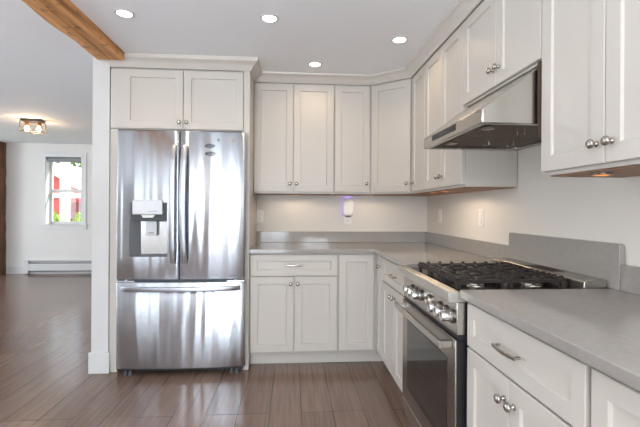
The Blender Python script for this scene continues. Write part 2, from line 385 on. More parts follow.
# right run, wall cabinets (local x runs from the corner towards the camera)
wall_cab('wall_cabinet', 'slim one-door cream wall cabinet between the corner cabinet and the double one by the hood', (XU, 3.132, 0), R90, .309, ZU0, 2.30,
         [(.006, .305, ZUD, ZUT, (.06, 1.433))])
wall_cab('wall_cabinet', 'two-door cream wall cabinet standing at the far end of the range hood', (XU, 2.822, 0), R90, .637, ZU0, 2.30,
         [(.004, .312, ZUD, ZUT, (.287, 1.433)), (.316, .634, ZUD, ZUT, (.341, 1.433))])
wall_cab('hood_cabinet', 'short two-door cabinet mounted above the stainless range hood', (XU, 2.183, 0), R90, .708, 1.797, 2.30,
         [(.003, .366, 1.806, ZUT, (.341, 1.883)), (.370, .705, 1.806, ZUT, (.395, 1.883))], wood=False)
nc = wall_cab('wall_cabinet', 'large two-door wall cabinet nearest the camera, past the near end of the hood', (XU, 1.473, 0), R90, .64, ZU0, 2.30,
         [(.003, .313, ZUD, ZUT, (.283, 1.428)), (.317, .637, ZUD, ZUT, (.345, 1.428))])
o = obj('side_strip', box(-.014, -.001, -.005, .02, 1.50, 1.795), mat('strip_dark_brown', c(66, 46, 32), .7, var=.2), nc); o['label'] = 'dark brown edge strip'  # thin dark brown strip along the line between hood and cabinet
# back run, base cabinets
YB, XB = 3.088, .6675
base_cab('white base cabinet beside the refrigerator, one wide drawer over two doors', (-.3185, YB, 0), 0, .681,
         [('drawer', .008, .676, .706, .868, 0, .13), ('door', .008, .3395, .122, .698, (.315, .645)), ('door', .3445, .676, .122, .698, (.369, .645))])
lz = thing('corner_base_cabinet', 'white corner base cabinet with two plain tall doors meeting at the inside corner', 'cabinet', (.3635, YB, 0))
bm = prism(bmesh.new(), [(0, .0205), (.3245, .0205), (.3245, -.189), (.884, -.189), (.884, .58), (0, .58)], 'z', .105, .883)
obj('body', bm, PAINT, lz)
obj('toe_kick', prism(bmesh.new(), [(0, .088), (.392, .088), (.392, -.189), (.405, -.189), (.405, .102), (0, .102)], 'z', .001, .1049), PAINT, lz)
shaker_obj('door', lz, .008, .2835, .122, .868)
bm = shaker(0, .170, .122, .868); bmesh.ops.transform(bm, matrix=Matrix.Translation((XB-.3635, -.013, 0)) @ Matrix.Rotation(R90, 4, 'Z'), verts=bm.verts)
d = obj('door', bm, PAINT, lz, smooth=0)
bm = lathe(bmesh.new(), KNOB, (XB-.3635, 2.964-YB, .793), (-1, 0, 0), 20); obj('knob', bm, NICKEL, d, smooth=60)
# right run, base cabinets
base_cab('base cabinet between the corner and the far side of the range, drawer over two doors', (XB, 2.897, 0), R90, .662,
         [('drawer', .006, .656, .706, .868, .01, .13), ('door', .006, .3285, .122, .698, (.303, .645)), ('door', .3325, .656, .122, .698, (.358, .645))])
base_cab('base cabinet at the near side of the range, wide drawer over two knobbed doors', (XB, 1.482, 0), R90, .6265,
         [('drawer', .008, .619, .706, .868, -.012, .13), ('door', .008, .2985, .122, .698, (.275, .63)), ('door', .3025, .619, .122, .698, (.331, .63))])
base_cab('base cabinet nearest the camera, on the near side of the two-knobbed one', (XB, .854, 0), R90, .62,
         [('drawer', .008, .612, .706, .868, 0, .13), ('door', .008, .308, .122, .698, (.283, .63)), ('door', .312, .612, .122, .698, (.337, .63))])

# crown mouldings (setting)
PROF = [(0, 2.2755), (.009, 2.2755), (.009, 2.284), (.016, 2.290), (.022, 2.303), (.034, 2.318), (.050, 2.328), (.061, 2.334), (.065, 2.3475), (0, 2.3475)]
def crown(name, path, zoff=0.):
    bm = bmesh.new(); P = [Vector(p) for p in path]; N = []
    for i in range(len(P)-1):
        t = (P[i+1]-P[i]).normalized(); N.append(Vector((t.y, -t.x)))
    rings = []
    for i, p in enumerate(P):
        if i == 0: m = N[0]
        elif i == len(P)-1: m = N[-1]
        else:
            m = (N[i-1]+N[i]).normalized(); m = m/max(.3, m.dot(N[i]))
        rings.append([bm.verts.new((p.x+m.x*a, p.y+m.y*a, z if z > 2.34 else z+zoff)) for a, z in PROF])
    n = len(PROF)
    for A, B in zip(rings, rings[1:]):
        for k in range(n): bm.faces.new((A[k], B[k], B[(k+1) % n], A[(k+1) % n]))
    bm.faces.new(rings[0]); bm.faces.new(rings[-1][::-1])
    return struct(name, bm, PAINT)
crown('trim_1', [(-1.346, 3.06), (-.319, 3.06), (-.319, 3.365)], -.014)
crown('trim_2', [(-.3195, YU), (.671, YU), (XU, 3.135), (XU, .30)])

# ------------------------------------------------------------------ counters and splashes
L_ = prism(bmesh.new(), [(-.3185, 3.0591), (.642, 3.0591), (.642, 2.232), (XW-.002, 2.232), (XW-.002, YW-.001), (-.3185, YW-.001)], 'z', .8835, .914)
tag(obj('countertop', L_, QUARTZ, None, .003), 'L-shaped grey quartz worktop running along the back wall to the range', 'countertop')
tag(obj('countertop', box(.642, XW-.002, .05, 1.488, .8835, .914), QUARTZ, None, .003), 'grey quartz worktop at the near side of the range', 'countertop')
tag(obj('backsplash', box(-.3185, XW-.023, YW-.021, YW-.001, .9142, 1.0145), QUARTZ, None, .0015), 'low grey quartz backsplash strip along the back wall', 'backsplash')
tag(obj('backsplash', box(XW-.021, XW-.001, 2.229, YW-.001, .9142, 1.0145), QUARTZ, None, .0015), 'low grey quartz backsplash strip between the corner and the range', 'backsplash')
bm = bmesh.new(); y0, y1, z1, r = 1.447, 2.228, 1.092, .014
poly = [(y0, .9142), (y1, .9142), (y1, z1)] + [(y0+r-r*math.sin(a), z1-r+r*math.cos(a)) for a in [PI/2*i/5 for i in range(6)]]
poly = [(y0, .9142), (y1, .9142)] + [(y1-r+r*math.cos(a), z1-r+r*math.sin(a)) for a in [PI/2*i/5 for i in range(6)]] + [(y0+r-r*math.sin(a), z1-r+r*math.cos(a)) for a in [PI/2*i/5 for i in range(6)]]
prism(bm, poly, 'x', XW-.026, XW-.001)
tag(obj('backsplash', bm, QUARTZ, None, .0015), 'tall round-cornered grey quartz backsplash slab behind the range', 'backsplash')
tag(obj('backsplash', box(XW-.021, XW-.001, .05, 1.4455, .9142, 1.0145), QUARTZ, None, .0015), 'low grey quartz backsplash strip at the near side of the range', 'backsplash')

# ------------------------------------------------------------------ refrigerator
FY = 2.962
fr = thing('refrigerator', 'stainless french-door refrigerator with ice dispenser and bottom freezer', 'refrigerator', (-.8, FY, 0))
fx0, fx1 = -.464, .464
CASE = mat('fridge_case', c(90, 92, 96), .4, .6)
obj('body', box(fx0+.010, .430, .085, .70, .055, 1.772), CASE, fr, .004)
bow = lambda x: .024*(x/.464)**2
def bowed(x0, x1, z0, z1, hole=None, back=.078, edge=.012):
    bm = bmesh.new()
    X = sorted({*[x0+(x1-x0)*i/24 for i in range(25)], x0+.003, x0+.007, x1-.003, x1-.007, *(hole[:2] if hole else ())})
    Z = sorted({z0, z1, z0+.004, z1-.004, *(hole[2:] if hole else ())})
    def yf(x, z):
        e = min(x-x0, x1-x); ez = min(z-z0, z1-z); y = bow(x)
        if e < edge: y += edge-math.sqrt(max(0, edge**2-(edge-e)**2))
        if ez < .0039: y += .003
        return y
    V = {}
    def v(x, z, b=False):
        k = (x, z, b)
        if k not in V: V[k] = bm.verts.new((x, back if b else yf(x, z), z))
        return V[k]
    ok = lambda i, j: 0 <= i < len(X)-1 and 0 <= j < len(Z)-1 and not (hole and hole[0]-1e-6 <= X[i] and X[i+1] <= hole[1]+1e-6 and hole[2]-1e-6 <= Z[j] and Z[j+1] <= hole[3]+1e-6)
    for i in range(len(X)-1):
        for j in range(len(Z)-1):
            if not ok(i, j): continue
            p = [(X[i], Z[j]), (X[i+1], Z[j]), (X[i+1], Z[j+1]), (X[i], Z[j+1])]
            bm.faces.new([v(*q) for q in p]); bm.faces.new([v(*q, True) for q in p])
            for (di, dj), (a, b) in (((0, -1), (0, 1)), ((1, 0), (1, 2)), ((0, 1), (2, 3)), ((-1, 0), (3, 0))):
                if not ok(i+di, j+dj): bm.faces.new((v(*p[a]), v(*p[b]), v(*p[b], True), v(*p[a], True)))
    return bm
zd0, zd1 = .705, 1.782
hole = (-.366, -.098, .868, 1.262)
dl = obj('door', bowed(fx0, -.0135, zd0, zd1, hole), STEELF, fr, smooth=50)
dr = obj('door', bowed(-.0065, fx1, zd0, zd1), STEELF, fr, smooth=50)
fz = obj('freezer_drawer', bowed(fx0, fx1, .058, .682), STEELF, fr, smooth=50)
obj('gasket_strip', box(fx0+.01, fx1-.01, .03, .084, .684, .7035), mat('dark_blue_grey_strip', c(58, 68, 78), .4), fr)
obj('door_seal', box(-.013, -.007, .02, .0845, zd0, zd1-.004), BLACK, fr)
obj('toe_grille', box(fx0+.02, fx1-.02, .06, .0845, .022, .056), BLACK, fr)
for x in (-.40, -.37, .36, .40):
    obj('foot', lathe(bmesh.new(), [(.013, 0.0005), (.013, .012), (.008, .014), (.008, .03)], (x, .05, 0), (0, 0, 1), 14), GREY, fr)
for x0, x1 in ((-.455, -.33), (.33, .455)):
    hb = bmesh.new(); bx(hb, x0, x1, .012, .06, .6845, .695); lathe(hb, [(.011, 0), (.011, .012)], ((x0+x1)/2, .03, .69), (0, 0, 1), 14)
    obj('hinge', hb, STEELB, fr, .002)
for x0, x1 in ((-.445, -.36), (.34, .425)): obj('hinge_cover', box(x0, x1, .09, .18, 1.7725, 1.79), GREY, fr, .004)
# door handles: bowed upright bars
def vhandle(par, x, lean):
    bm = bmesh.new(); n = 16; za, zb = .826, 1.672; pts = []
    for i in range(n+1):
        s = i/n; pts.append((x+lean*(1-math.sin(PI*s))*.004, -.012-.05*math.sin(PI*s)**.55, za+(zb-za)*s))
    sweep(bm, pts, rrect(.044, .020, .008), (0, -1, 0))
    return obj('handle', bm, STEELH, par, smooth=50)
vhandle(dl, -.047, -1); vhandle(dr, .026, 1)
bm = bmesh.new(); n = 20
pts = [(-.423+.846*i/n, bow(.42)-.004-.062*math.sin(PI*i/n)**.5, .640) for i in range(n+1)]
sweep(bm, pts, rrect(.022, .034, .007), (0, 0, 1)); obj('handle', bm, STEELH, fz, smooth=50)
# dispenser in the left door
hx0, hx1, hz0, hz1 = hole; yh = bow(.24)
rb = bmesh.new()
q = lambda x, y, z: rb.verts.new((x, y, z))
for pts in (((hx0, .012, hz0), (hx0, .012, hz1), (hx0+.055, .075, hz1), (hx0+.055, .075, hz0)), ((hx1, .012, hz0), (hx1, .012, hz1), (hx1-.012, .075, hz1), (hx1-.012, .075, hz0)),
            ((hx0, .012, hz0), (hx1, .012, hz0), (hx1-.012, .075, hz0), (hx0+.055, .075, hz0)), ((hx0, .012, hz1), (hx1, .012, hz1), (hx1-.012, .075, hz1), (hx0+.055, .075, hz1)),
            ((hx0+.055, .075, hz0), (hx1-.012, .075, hz0), (hx1-.012, .075, hz1), (hx0+.055, .075, hz1))): rb.faces.new([q(*p) for p in pts])
obj('dispenser_recess', rb, mat('dispenser_grey', c(122, 125, 130), .35, .3), dl)
obj('dispenser_hood', box(hx0+.004, hx1-.003, .022, .0655, 1.128, hz1-.002), mat('dispenser_dark', c(58, 62, 68), .35), dl)
obj('dispenser_back_panel', box(hx0+.060, hx1-.016, .066, .0745, hz0+.012, 1.125), STEELB, dl, .003)
obj('dispenser_control_panel', box(-.338, -.127, -.012, .062, 1.174, 1.279), mat('pale_silver_panel', c(206, 208, 211), .3, .3), dl, .005)
ib = bmesh.new()
for i, w in enumerate((.012, .010, .012, .009)): bx(ib, -.225+i*.017, -.225+i*.017+w, -.0127, -.0119, 1.196, 1.200)
obj('control_marks', ib, GREY, dl)
obj('nozzle', prism(bmesh.new(), [(-.283, 1.1735), (-.182, 1.1735), (-.197, 1.150), (-.268, 1.150)], 'y', .0, .021), WHITEP, dl, .003)
obj('dispenser_lever', bx(box(-.258, -.180, .030, .046, 1.020, 1.125), -.232, -.205, .046, .066, 1.08, 1.12), mat('lever_plastic', c(205, 208, 212), .3), dl, .006)
obj('lever_mark', box(-.238, -.200, .0293, .0299, 1.038, 1.043), BLACK, dl)
obj('drip_tray', box(hx0+.012, hx1-.006, .016, .0645, hz0+.001, hz0+.010), GREY, dl, .002)
obj('badge', bx(box(.332, .392, bow(.36)-.0016, bow(.36)+.004, .720, .724), .334, .414, bow(.37)-.0010, bow(.37)+.004, .7245, .731), mat('badge_dark', c(96, 98, 104), .35, .6), dr)

# magnets on the right door
def magnet(x, z, label, k):
    y = FY+bow(x+.8)-.0042; bm = bmesh.new()
    if k == 'fish':
        pts = []
        n = 18
        for i in range(n+1):
            a = PI*(.08+1.84*i/n); pts.append((x+.012+.026*math.cos(a+0), y, z+.013*math.sin(a)))
        sweep(bm, pts, circ(.0022, 6), (0, 1, 0))
        lathe(bm, [(0, -.003), (.009, -.001), (.0105, .002), (.004, .0038), (0, .004)], (x-.018, y, z-.001), (0, 1, 0), 14)
        sweep(bm, [(x+.036, y, z), (x+.048, y, z+.004)], circ(.002, 6), (0, 1, 0)); sweep(bm, [(x-.008, y, z), (x+.028, y, z+.002)], circ(.0017, 6), (0, 1, 0))
        for s in (.006, .016): sweep(bm, [(x+s, y, z-.009), (x+s+.006, y, z+.009)], circ(.0014, 6), (0, 1, 0))
        m = mat('dark_magnet', c(92, 92, 92), .5)
    else:
        prof = []
        for i in range(10):
            r = .014 if i % 2 == 0 else .007; a = 2*PI*i/10+PI/2; prof.append((x+r*math.cos(a), z+r*math.sin(a)))
        prism(bm, prof, 'y', y+.0005, y+.0055); m = mat('grey_magnet', c(150, 152, 150), .5) if k == 'star' else mat('tan_magnet', c(176, 160, 148), .5)
    tag(obj('fridge_magnet', bm, m), label, 'magnet')
magnet(-.607, 1.679, 'dark outlined oval magnet on the refrigerator door, upper of the dark pair', 'fish')
magnet(-.603, 1.621, 'dark outlined oval magnet on the refrigerator door, lower of the dark pair', 'fish')
magnet(-.535, 1.724, 'tiny grey magnet near the refrigerator top, straight up from the dark pair', 'star')
magnet(-.434, 1.722, 'tiny tan magnet near the outer top corner of the refrigerator door', 'star2')

# ------------------------------------------------------------------ range
rg = thing('range', 'slide-in stainless gas range with black grates and a row of knobs', 'stove', (.635, 2.227, 0), R90)
RW = .735            # local x 0..RW towards the camera, local y into the wall, z up
obj('body', box(0, RW, .035, .615, .06, .885), mat('range_side_black', c(30, 30, 34), .4), rg)
obj('kick', box(.01, RW-.01, .06, .09, .001, .0595), BLACK, rg)
nose = bmesh.new()
prism(nose, [(-.033, .868), (-.033, .899), (-.029, .9045), (.012, .9045), (.022, .893), (.615, .893), (.615, .8655), (-.029, .8635)], 'x', 0, RW)
obj('cooktop', nose, steel('cooktop_stainless', c(206, 202, 194), .40), rg, .002)
obj('burner_well', box(.018, RW-.018, .034, .528, .8932, .895), mat('black_enamel', c(22, 20, 20), .2), rg)
cp = obj('control_panel', box(0, RW, 0, .0345, .738, .8634), STEEL, rg, .002)
gapm = obj('vent_gap', box(0, RW, .004, .0345, .722, .7375), BLACK, rg)
kp = [(.0, 0), (.0245, 0), (.0245, .008), (.022, .010), (.022, .015), (.020, .017), (.020, .045), (.018, .048), (0, .0485)]
for yk in (1.533, 1.603, 1.673, 1.915, 1.985, 2.055):
    kn = obj('knob', lathe(bmesh.new(), [p for p in kp if p[1] >= .0 and p[0] > 0][:0] + kp, (2.227-yk, 0, .802), (0, -1, 0), 26), STEELB, rg, smooth=40)
    kb = obj('bezel', lathe(bmesh.new(), [(.0275, 0), (.0275, .008), (.0247, .010)], (2.227-yk, 0, .802), (0, -1, 0), 26), DARKN, kn, smooth=40)
    obj('pointer', box(2.227-yk-.002, 2.227-yk+.002, -.0495, -.0484, .802, .820), BLACK, kn)
obj('timer_dial', lathe(bmesh.new(), [(.026, 0), (.026, .010), (.022, .016), (.018, .017), (.016, .013), (0, .013)], (2.227-1.79, 0, .806), (0, -1, 0), 28), NICKEL, rg, smooth=40)
ov = obj('oven_door', box(.004, RW-.004, .004, .034, .172, .718), BLACK, rg, .001)
obj('front_panel', box(.004, RW-.004, -.004, .0038, .172, .718), STEELD, ov, .002)
obj('door_window', box(.10, RW-.085, -.0062, -.0042, .255, .625), GLASSK, ov)
hb = bmesh.new(); sweep(hb, [(.03, -.052, .692), (RW-.03, -.052, .692)], rrect(.018, .030, .005), (0, 0, 1))
for x in (.045, RW-.045): bx(hb, x-.012, x+.012, -.046, -.0045, .679, .705)
obj('handle', hb, STEEL, ov, .0015)
obj('storage_drawer', box(.004, RW-.004, 0, .034, .066, .164), STEEL, rg, .003)
# three grates
for k in range(3):
    bm = bmesh.new(); x0 = .137+k*.1690; x1 = x0+.1655; ya, yb = .037, .508; zt = .934; b = .007
    def bar(xa, yq, xb, yr, z0=zt-.013, z1=zt, w=b):
        d = Vector((xb-xa, yr-yq, 0)).normalized(); s = Vector((-d.y, d.x, 0))*w
        prism(bm, [(xa+s.x, yq+s.y), (xb+s.x, yr+s.y), (xb-s.x, yr-s.y), (xa-s.x, yq-s.y)], 'z', z0, z1)
    bar(x0+b, ya, x0+b, yb); bar(x1-b, ya, x1-b, yb); bar(x0, ya+b, x1, ya+b); bar(x0, yb-b, x1, yb-b); bar(x0, (ya+yb)/2, x1, (ya+yb)/2)
    xc = (x0+x1)/2
    for yc in ((ya*3+yb)/4, (ya+3*yb)/4):
        for dx, dy, l in ((1, 0, .075), (-1, 0, .075), (0, 1, .075), (0, -1, .075)):
            ex = xc+dx*.0828, yc+dy*.119
            bar(ex[0], ex[1], xc+dx*.03, yc+dy*.03, zt-.011, zt+.004, .006)
    for xx in (x0+.012, x1-.012):
        for yq in (ya+.012, (ya+yb)/2, yb-.012): bx(bm, xx-.008, xx+.008, yq-.008, yq+.008, .8952, zt-.005)
    for i in range(4):
        xx = x0+.022+i*(x1-x0-.044)/3
        bx(bm, xx-.007, xx+.007, ya, ya+.026, zt, zt+.011); bx(bm, xx-.005, xx+.005, yb-.022, yb, zt, zt+.011)
    for yq in [ya+.055+i*.0630 for i in range(7)]:
        bx(bm, x0, x0+.02, yq-.005, yq+.005, zt, zt+.011); bx(bm, x1-.02, x1, yq-.005, yq+.005, zt, zt+.011)
    obj('grate', bm, IRON, rg, .0012)
for x, y, r in ((.220, .155, .038), (.220, .405, .034), (.389, .281, .046), (.557, .155, .036), (.557, .405, .040)):
    bo = obj('burner', lathe(bmesh.new(), [(r*1.15, .8952), (r*1.1, .903), (r, .908)], (x, y, 0), (0, 0, 1), 24), NICKEL, rg)
    obj('burner_cap', lathe(bmesh.new(), [(r, .9081), (r, .914), (r*.9, .917), (0, .917)], (x, y, 0), (0, 0, 1), 24), IRON, bo)
tb = bmesh.new()
prism(tb, [(.514, .8932), (.518, .938), (.526, .945), (.606, .948), (.612, .944), (.612, .8932)], 'x', .006, RW-.006)
tr = obj('rear_vent_trim', tb, STEEL, rg, .002)
sl = bmesh.new()
for k in range(4): bx(sl, .30, .52, .536+k*.017, .5385+k*.017, .9458, .9489)
obj('vent_slots', sl, BLACK, tr)

# ------------------------------------------------------------------ range hood
HX0, HX1 = .732, XW-.002
hd = thing('range_hood', 'stainless under-cabinet range hood above the gas range', 'range hood', (0, 0, 0))
hy0, hy1 = 1.497, 2.182
hbm = bmesh.new()
sec = [(HX0, 1.556), (HX0, 1.612), (HX0+.006, 1.618), (.955, 1.778), (.985, 1.782), (HX1, 1.782), (HX1, 1.556)]
A = [hbm.verts.new((x, hy0, z)) for x, z in sec]; B = [hbm.verts.new((x, hy1, z)) for x, z in sec]
hbm.faces.new(A); hbm.faces.new(B)
for i in range(len(sec)-1): hbm.faces.new((A[i], A[i+1], B[i+1], B[i]))
# underside: a rim, then a recess
rim = .028; zr = 1.588
o_ = [A[0], B[0], B[-1], A[-1]]
ipt = [(HX0+rim, hy0+rim), (HX0+rim, hy1-rim), (HX1-rim, hy1-rim), (HX1-rim, hy0+rim)]
I0 = [hbm.verts.new((x, y, 1.556)) for x, y in ipt]; I1 = [hbm.verts.new((x, y, zr)) for x, y in ipt]
for i in range(4):
    j = (i+1) % 4; hbm.faces.new((o_[i], o_[j], I0[j], I0[i])); hbm.faces.new((I0[i], I0[j], I1[j], I1[i]))
hbm.faces.new(I1)
sh = obj('shell', hbm, STEEL, hd, .005)
ym = (hy0+hy1)/2
for y0, y1 in ((hy0+.034, ym-.003), (ym+.003, hy1-.034)):
    f = obj('filter', box(HX0+.06, HX1-.034, y0, y1, 1.570, 1.5875), mat('filter_mesh', c(92, 76, 62), .5, 1, var=.25, vscale=160), hd)
    yc = (y0+y1)/2
    for xx in (1.0, 1.13):
        w = bmesh.new(); sweep(w, [(xx, yc-.028, 1.569), (xx, yc-.028, 1.552), (xx+.001, yc, 1.5515), (xx, yc+.028, 1.552), (xx, yc+.028, 1.569)], circ(.0016, 6), (1, 0, 0)); obj('wire_handle', w, NICKEL, f)
for y in (hy0+.15, hy1-.15):
    obj('lamp', lathe(bmesh.new(), [(.028, 0), (.028, .005), (.02, .007), (0, .007)], (HX0+.10, y, 1.5695), (0, 0, -1), 20), mat('lamp_glass', c(128, 118, 106), .2), hd)
dp = obj('display', box(HX0-.0012, HX0+.001, 1.745, 2.045, 1.578, 1.606), BLACK, hd)
o = obj('display_marks', bx(box(HX0-.0019, HX0-.0011, 1.86, 1.89, 1.590, 1.595), HX0-.0019, HX0-.0011, 1.90, 1.935, 1.590, 1.595), GREY, dp)

# ------------------------------------------------------------------ wall plates, night light, lamps under the cabinets
def outlet(x, z, label, slots=True):
    t = thing('wall_outlet', label, 'outlet', (x, YW-.001, z))
    obj('cover_plate', box(-.0355, .0355, -.006, 0, -.057, .057), WHITEP, t, .002)
    for dz in (-.022, .022):
        r_ = obj('receptacle', box(-.0165, .0165, -.0085, -.0061, dz-.0145, dz+.0145), WHITEP, t, .003)
        obj('slots', bx(box(-.008, -.0055, -.0092, -.0084, dz-.003, dz+.006), .0055, .008, -.0092, -.0084, dz-.003, dz+.006), BLACK, r_)
    return t
outlet(-.292, 1.152, 'white duplex wall outlet close to the refrigerator')
outlet(.520, 1.138, 'white duplex wall outlet holding the plug-in night light')
nl = thing('night_light', 'white rounded plug-in night light glowing violet on the back wall', 'night light', (.522, YW-.0115, 1.160))
PUR = mat('violet_glow', c(150, 120, 255), .4, emis=(.55, .42, 1, 1), estr=.7)
bm = bmesh.new()
n = 20
for i in range(1): pass
def pill(bm, w, h, d, y0, inset, z0):
    rings = []
    for s, yy in ((1, y0), (1, y0-d*.6), (.93, y0-d*.88), (.72, y0-d)):
        rings.append([bm.verts.new((a*s, yy, z0+h/2+b*s)) for a, b in rrect(w, h, w*.30, 6)])
    for A, B in zip(rings, rings[1:]):
        m_ = len(A)
        for i in range(m_): bm.faces.new((A[i], A[(i+1) % m_], B[(i+1) % m_], B[i]))
    bm.faces.new(rings[0]); bm.faces.new(rings[-1]); return bm
obj('case', pill(bm, .106, .164, .045, -.006, 0, 0), mat('night_light_case', c(246, 242, 236), .4), nl, smooth=60)
gb = bmesh.new(); pill(gb, .110, .170, .008, .002, 0, -.0025); obj('glow_ring', gb, PUR, nl, smooth=60)
cap = prism(bmesh.new(), [(-.030, .004), (.030, .004), (.022, -.010), (-.022, -.010)], 'y', -.045, -.004); obj('grey_foot', cap, GREY, nl, .003)
pl = bpy.data.lights.new('night_light_glow', 'POINT'); pl.energy = .06; pl.color = (.45, .3, 1); pl.shadow_soft_size = .02
po = bpy.data.objects.new('night_light_glow', pl); COL.objects.link(po); po.parent = nl; po.location = (0, -.015, .187)
def plate(y, z, label, cat='switch'):
    t = thing('switch_plate', label, cat, (XW-.001, y, z), R90)
    obj('cover_plate', box(-.0355, .0355, -.007, 0, -.057, .057), WHITEP, t, .002)
    obj('rocker', box(-.0165, .0165, -.011, -.0071, -.033, .033), WHITEP, t, .002)
plate(3.36, 1.165, 'white switch plate on the right wall nearer the corner')
plate(2.61, 1.165, 'white switch plate on the right wall nearer the range')
def puck(x, y, label, e=.7):
    t = thing('puck_light', label, 'lamp', (x, y, ZU0-.0048), 0, None)
    obj('housing', lathe(bmesh.new(), [(.032, 0), (.032, .004), (.026, .006)], (0, 0, 0), (0, 0, -1), 22), DARKN, t)
    obj('lens', lathe(bmesh.new(), [(.024, .0061), (.020, .0075), (0, .008)], (0, 0, 0), (0, 0, -1), 22), mat('puck_lens', c(230, 130, 40), .3, emis=(1, .33, .03, 1), estr=.9), t)
    l = bpy.data.lights.new('puck_lamp', 'SPOT'); l.spot_size = math.radians(174); l.spot_blend = .25; l.energy = e*2.5; l.color = (1, .78, .56); l.shadow_soft_size = .02
    o = bpy.data.objects.new('puck_lamp', l); COL.objects.link(o); o.parent = t; o.location = (0, 0, -.012)
puck(1.0, 2.76, 'small round lamp under the double wall cabinet, end nearer the corner', 1.1)
puck(1.0, 2.55, 'small round lamp under the double wall cabinet, end nearer the hood', 1.0)
puck(1.06, 1.30, 'small round lamp under the wall cabinet nearest the camera', .07)
puck(.05, 3.50, 'small round lamp under the wall cabinet beside the refrigerator')
puck(.70, 3.47, 'small round lamp under the diagonal corner cabinet')

# ------------------------------------------------------------------ ceiling lamps
def downlight(x, y, label):
    t = thing('recessed_light', label, 'ceiling light', (x, y, H-.0005), 0, None)
    obj('trim_ring', lathe(bmesh.new(), [(.056, 0), (.056, .003), (.043, .006), (.040, .002), (.040, 0)], (0, 0, 0), (0, 0, -1), 36), TRIM, t)
    obj('lens', lathe(bmesh.new(), [(.0395, 0.0003), (.0395, .003), (.025, .0042), (0, .0045)], (0, 0, 0), (0, 0, -1), 36), LENS, t)
    l = bpy.data.lights.new('downlight_lamp', 'SPOT'); l.energy = 6.2; l.color = (1, .74, .46); l.spot_size = math.radians(150); l.spot_blend = .6; l.shadow_soft_size = .05
    o = bpy.data.objects.new('downlight_lamp', l); COL.objects.link(o); o.parent = t; o.location = (0, 0, -.012)
downlight(-.971, 2.388, 'round recessed ceiling light beside the wooden beam')
downlight(-.137, 2.379, 'round recessed ceiling light near the camera, above the open middle of the floor')
downlight(.175, 3.101, 'round recessed ceiling light nearest the back wall cabinets')
downlight(.707, 2.607, 'round recessed ceiling light nearest the right-hand wall cabinets')

fl = thing('ceiling_lantern', 'flush rectangular glass cage ceiling light with two bare bulbs in the side room', 'ceiling light', (-3.50, 5.68, HL), .2)
obj('canopy', box(-.12, .12, -.08, .08, -.03, -.0005), mat('lantern_bronze', c(62, 58, 58), .4, .7), fl, .002)
cg = bmesh.new(); t4 = [(-.12, -.08), (.12, -.08), (.12, .08), (-.12, .08)]; b4 = [(-.128, -.088), (.128, -.088), (.128, .088), (-.128, .088)]
for i in range(4):
    j = (i+1) % 4
    sweep(cg, [(*t4[i], -.031), (*b4[i], -.165)], circ(.005, 6), (1, 0, .2)); sweep(cg, [(*b4[i], -.165), (*b4[j], -.165)], circ(.005, 6), (0, 0, 1))
obj('cage', cg, mat('cage_bronze', c(110, 100, 92), .4, .7), fl)
gm = bmesh.new()
for i in range(4):
    j = (i+1) % 4; gm.faces.new([gm.verts.new(p) for p in ((*t4[i], -.032), (*t4[j], -.032), (*b4[j], -.163), (*b4[i], -.163))])
obj('glass_panes', gm, glass_mat('lantern_glass', (1, .97, .92, 1)), fl)
for x in (-.07, .07):
    so_ = obj('socket', lathe(bmesh.new(), [(.020, .0305), (.020, .075), (.016, .08)], (x, 0, 0), (0, 0, -1), 14), mat('socket_brass', c(150, 100, 50), .4, .8), fl)
    obj('bulb', lathe(bmesh.new(), [(.012, .0805), (.022, .10), (.032, .125), (.026, .15), (.01, .162), (0, .163)], (x, 0, 0), (0, 0, -1), 16), BULB, so_, smooth=60)
l = bpy.data.lights.new('lantern_lamp', 'POINT'); l.energy = 9; l.color = (1, .75, .5); l.shadow_soft_size = .05
o = bpy.data.objects.new('lantern_lamp', l); COL.objects.link(o); o.parent = fl; o.location = (0, 0, -.2)

# ------------------------------------------------------------------ timber, shade, heater
def timber(x0, x1, y0, y1, z0, z1, axis, amp, seg=46, crack=False):
    """hand-hewn timber: a long box whose edges wander"""
    bm = bmesh.new(); rnd = random.Random(3)
    W_ = [[rnd.uniform(-1, 1) for _ in range(seg+1)] for _ in range(4)]
    for w in W_:
        for _ in range(2): w[:] = [(w[max(i-1, 0)]+w[i]+w[min(i+1, seg)])/3*1.25 for i in range(seg+1)]
    rings = []
    for i in range(seg+1):
        s = i/seg; a = amp
        if axis == 'y':
            y = y0+(y1-y0)*s
            xm = x0+(x1-x0)*.56
            sec_ = [(x0+W_[0][i]*a+.012, z0+.010), (x0+W_[0][i]*a+.03, z0+W_[1][i]*a*.2), (xm-.003, z0), (xm, z0+.012), (xm+.003, z0), (x1-.012+W_[2][i]*a*.3, z0+W_[3][i]*a*.2), (x1+W_[2][i]*a*.2, z0+.010), (x1, z1), (x0+W_[0][i]*a, z1)]
            rings.append([bm.verts.new((px, y, pz)) for px, pz in sec_])
        else:
            z = z0+(z1-z0)*s
            sec_ = [(x0, y0+W_[1][i]*a*.3), (x1-.01+W_[0][i]*a, y0+W_[1][i]*a*.4), (x1+W_[0][i]*a, y0+.012), (x1+W_[2][i]*a*.4, y1), (x0, y1)]
            rings.append([bm.verts.new((px, py, z)) for px, py in sec_])
    n = len(rings[0])
    for A, B in zip(rings, rings[1:]):
        for k in range(n): bm.faces.new((A[k], B[k], B[(k+1) % n], A[(k+1) % n]))
    bm.faces.new(rings[0]); bm.faces.new(rings[-1][::-1]); return bm
tag(obj('ceiling_beam', timber(-1.432, -1.213, REAR, 2.988, 2.292, H+.03, 'y', .03, 70), BEAMW), 'rough orange-brown timber beam crossing the ceiling', 'beam')
tag(obj('wooden_post', timber(-5.55, -5.235, YL-.30, YL-.005, .001, HL-.002, 'z', .03), POSTW), 'rough dark-brown timber post by the side room wall', 'post')
